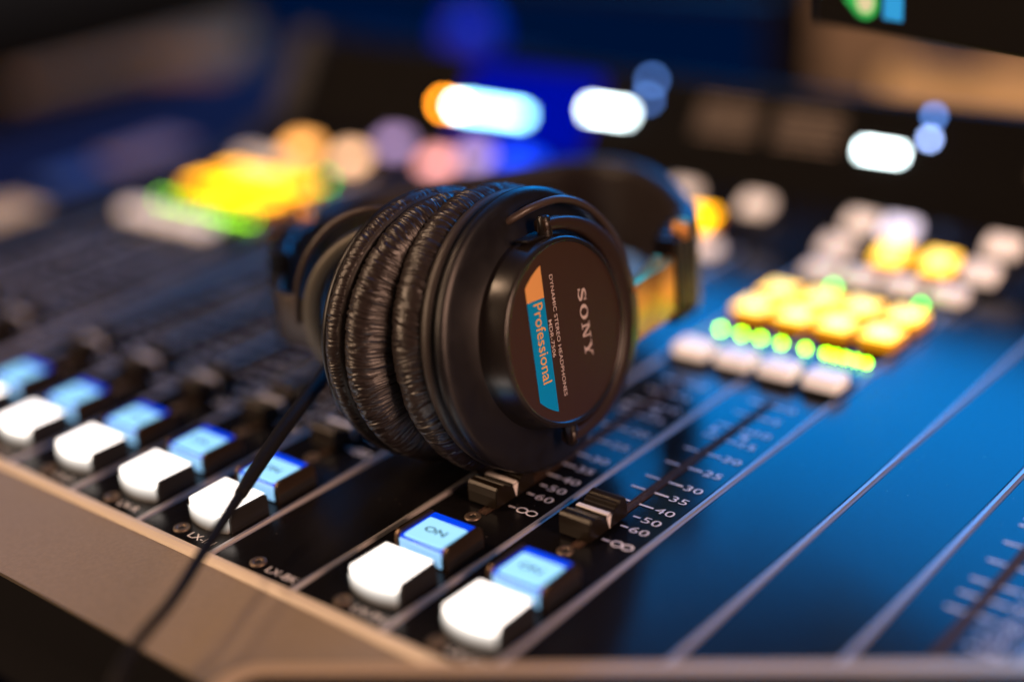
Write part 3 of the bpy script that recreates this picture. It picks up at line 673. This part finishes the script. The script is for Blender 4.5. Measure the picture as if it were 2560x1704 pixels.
# ------------------------------------------------------------------ tablet lying over the near corner
tb = empty("tablet", (4.52, -0.99, 0.125), "flat black tablet with champagne rim lying over the near edge of the console", "tablet")
tdirx = (Vector((9.07, 2.15, 0)) - Vector((4.52, -0.99, 0))).normalized(); tdiry = Vector((tdirx.y, -tdirx.x, 0))
ang = math.atan2(tdirx.y, tdirx.x)
tb.rotation_euler = (0, 0, ang)
def rr_poly(x0, x1, y0, y1, r, k=8):
    out = []
    for cx, cy, a in ((x1 - r, y1 - r, 0), (x0 + r, y1 - r, 90), (x0 + r, y0 + r, 180), (x1 - r, y0 + r, 270)):
        for i in range(k + 1):
            t = math.radians(a + 90 * i / k); out.append((cx + r * math.cos(t), cy + r * math.sin(t)))
    return out
bm = bmesh.new(); prism(bm, rr_poly(-0.15, 6.9, -4.6, 0.0, 0.35), -0.085, 0.0, 'xyz')
bmesh.ops.bevel(bm, geom=[e for e in bm.edges if abs(e.verts[0].co.z - e.verts[1].co.z) < 1e-7], offset=0.025 * S, segments=3, affect='EDGES')
obj("tablet_case", mesh_from(bm, "tablet_case", M['tablet_rim']), tb)
bm = bmesh.new(); prism(bm, rr_poly(0.05, 6.7, -4.4, -0.18, 0.22), 0.001, 0.012, 'xyz'); obj("glass", mesh_from(bm, "glass", M['glass_black']), tb)

# ------------------------------------------------------------------ monitor hanging over the right of the console
mo = empty("monitor", (4.78, 6.91, 3.2), "black monitor on an arm over the right of the console, icons on its lower bezel", "monitor")
md = (Vector((7.22, 6.21, 0)) - Vector((4.78, 6.91, 0))).normalized(); mo.rotation_euler = (0, 0, math.atan2(md.y, md.x))
obj("monitor_case", boxmesh("monitor_case", M['black'], 0, 14, 0, 0.6, 0, 8.5, bev=0.05), mo)
obj("screen", boxmesh("screen", M['screen_teal'], 0.9, 13.4, -0.006, 0.0, 0.62, 8.0), mo)
bm = bmesh.new(); add_flat(bm, ([(0.42 + 0.0, 0.30), (0.62, 0.46), (0.62, 0.14)], [(0, 2, 1)]), lambda a, b: (a, -0.004, b)); add_flat(bm, ([(0.70 + 0.17 * math.cos(i * math.pi / 12), 0.30 + 0.17 * math.sin(i * math.pi / 12)) for i in range(24)], [tuple(range(24))]), lambda a, b: (a, -0.006, b))
obj("green_icon", mesh_from(bm, "green_icon", M['icon_green']), mo)
bm = bmesh.new(); add_flat(bm, ([(0.70 + 0.11 * math.cos(i * math.pi / 12), 0.30 + 0.11 * math.sin(i * math.pi / 12)) for i in range(24)], [tuple(range(24))]), lambda a, b: (a, -0.008, b)); obj("cream_dot", mesh_from(bm, "cream_dot", M['icon_cream']), mo)
bm = bmesh.new(); add_flat(bm, rect2d(0.93, 1.17, 0.16, 0.46), lambda a, b: (a, -0.006, b)); obj("blue_icon", mesh_from(bm, "blue_icon", M['icon_blue']), mo)
obj("monitor_arm", boxmesh("monitor_arm", M['black'], 8, 8.8, 0.62, 8, 3, 3.8), mo)

# ------------------------------------------------------------------ far background
b = empty("screen_panel", (-9.5, 22, -8), "wide unlit screen with a faint deep blue picture far behind the console", "screen")
obj("bezel", boxmesh("bezel", M['black'], -12.6, 5.0, 0, 0.5, 0, 8.25), b)
obj("picture", boxmesh("picture", M['screen_blue'], -12.3, 4.8, -0.02, -0.002, 0.4, 8.0), b)
obj("stand", boxmesh("stand", M['black'], -1, 1, 0.1, 0.8, -13.5, -0.01), b)
o = obj("tan_cabinet", boxmesh("tan_cabinet", M['tan'], -4.0, 4.2, 23, 26, -21.5, 3.2, bev=0.1)); tag(o, "tan cabinet at the upper right, behind the black monitor", "cabinet")
o = obj("pale_board", boxmesh("pale_board", M['tan_bright'], -1.45, 4, 21.2, 22.7, -1.75, -1.02, bev=0.05)); tag(o, "pale wooden board below the monitor in front of the tan cabinet", "board")
o = obj("navy_folder", boxmesh("navy_folder", M['navy'], -1.05, 0.3, 21.6, 22.4, -1.019, -0.55, bev=0.02)); tag(o, "small navy folder box standing on the pale wooden board", "folder")
bm = bmesh.new(); prism(bm, [(-27.8, 17), (-27.0, 17), (-26.4, 21.0), (-23.8, 22.0), (-23.8, 26), (-27.8, 26)], -3.2, -2.9, 'xyz')
o = obj("side_desk", mesh_from(bm, "side_desk", M['desk'])); tag(o, "long brown side desk running far off at the upper left corner", "desk")
o = obj("round_blue_lamp", ledm("round_blue_lamp", 0.62, M['blue_lamp']), None, (-12.1, 20.5, -0.95)); tag(o, "round deep blue lamp glowing before the far blue screen", "lamp")
o = obj("paper_pad", boxmesh("paper_pad", M['tan_bright'], -7.7, -6.68, 3.0, 5.0, -0.3, 0.05, bev=0.02)); tag(o, "tan paper pad on the ledge beside the console's left end", "paper pad")
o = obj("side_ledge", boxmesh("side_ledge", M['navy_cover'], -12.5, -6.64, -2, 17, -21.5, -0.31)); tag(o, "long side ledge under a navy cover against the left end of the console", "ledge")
o = obj("mauve_card", boxmesh("mauve_card", M['mauve'], -9.2, -8.3, 7.5, 9.0, -0.309, -0.2, bev=0.02)); tag(o, "dull mauve card pile on the navy side ledge", "card")
o = obj("blue_card", boxmesh("blue_card", M['blue_card'], -9.1, -8.2, 6.2, 7.3, -0.309, -0.22, bev=0.02)); tag(o, "blue card between the tan pad and the mauve cards", "card")

# unseen panel added to block blue light, giving the dark wedge in the strips
bm = bmesh.new(); prism(bm, [(-4.2, 11.2), (-0.1, 11.9), (3.0, 12.4), (3.0, 30.0), (-19, 30), (-12.5, 22.0)], 18.8, 19.6, 'xzy')
o = obj("hanging_panel", mesh_from(bm, "hanging_panel", M['black'])); tag(o, "dark tilted panel hung high beyond the console, reflected as a wedge in the blank strips", "hanging panel")
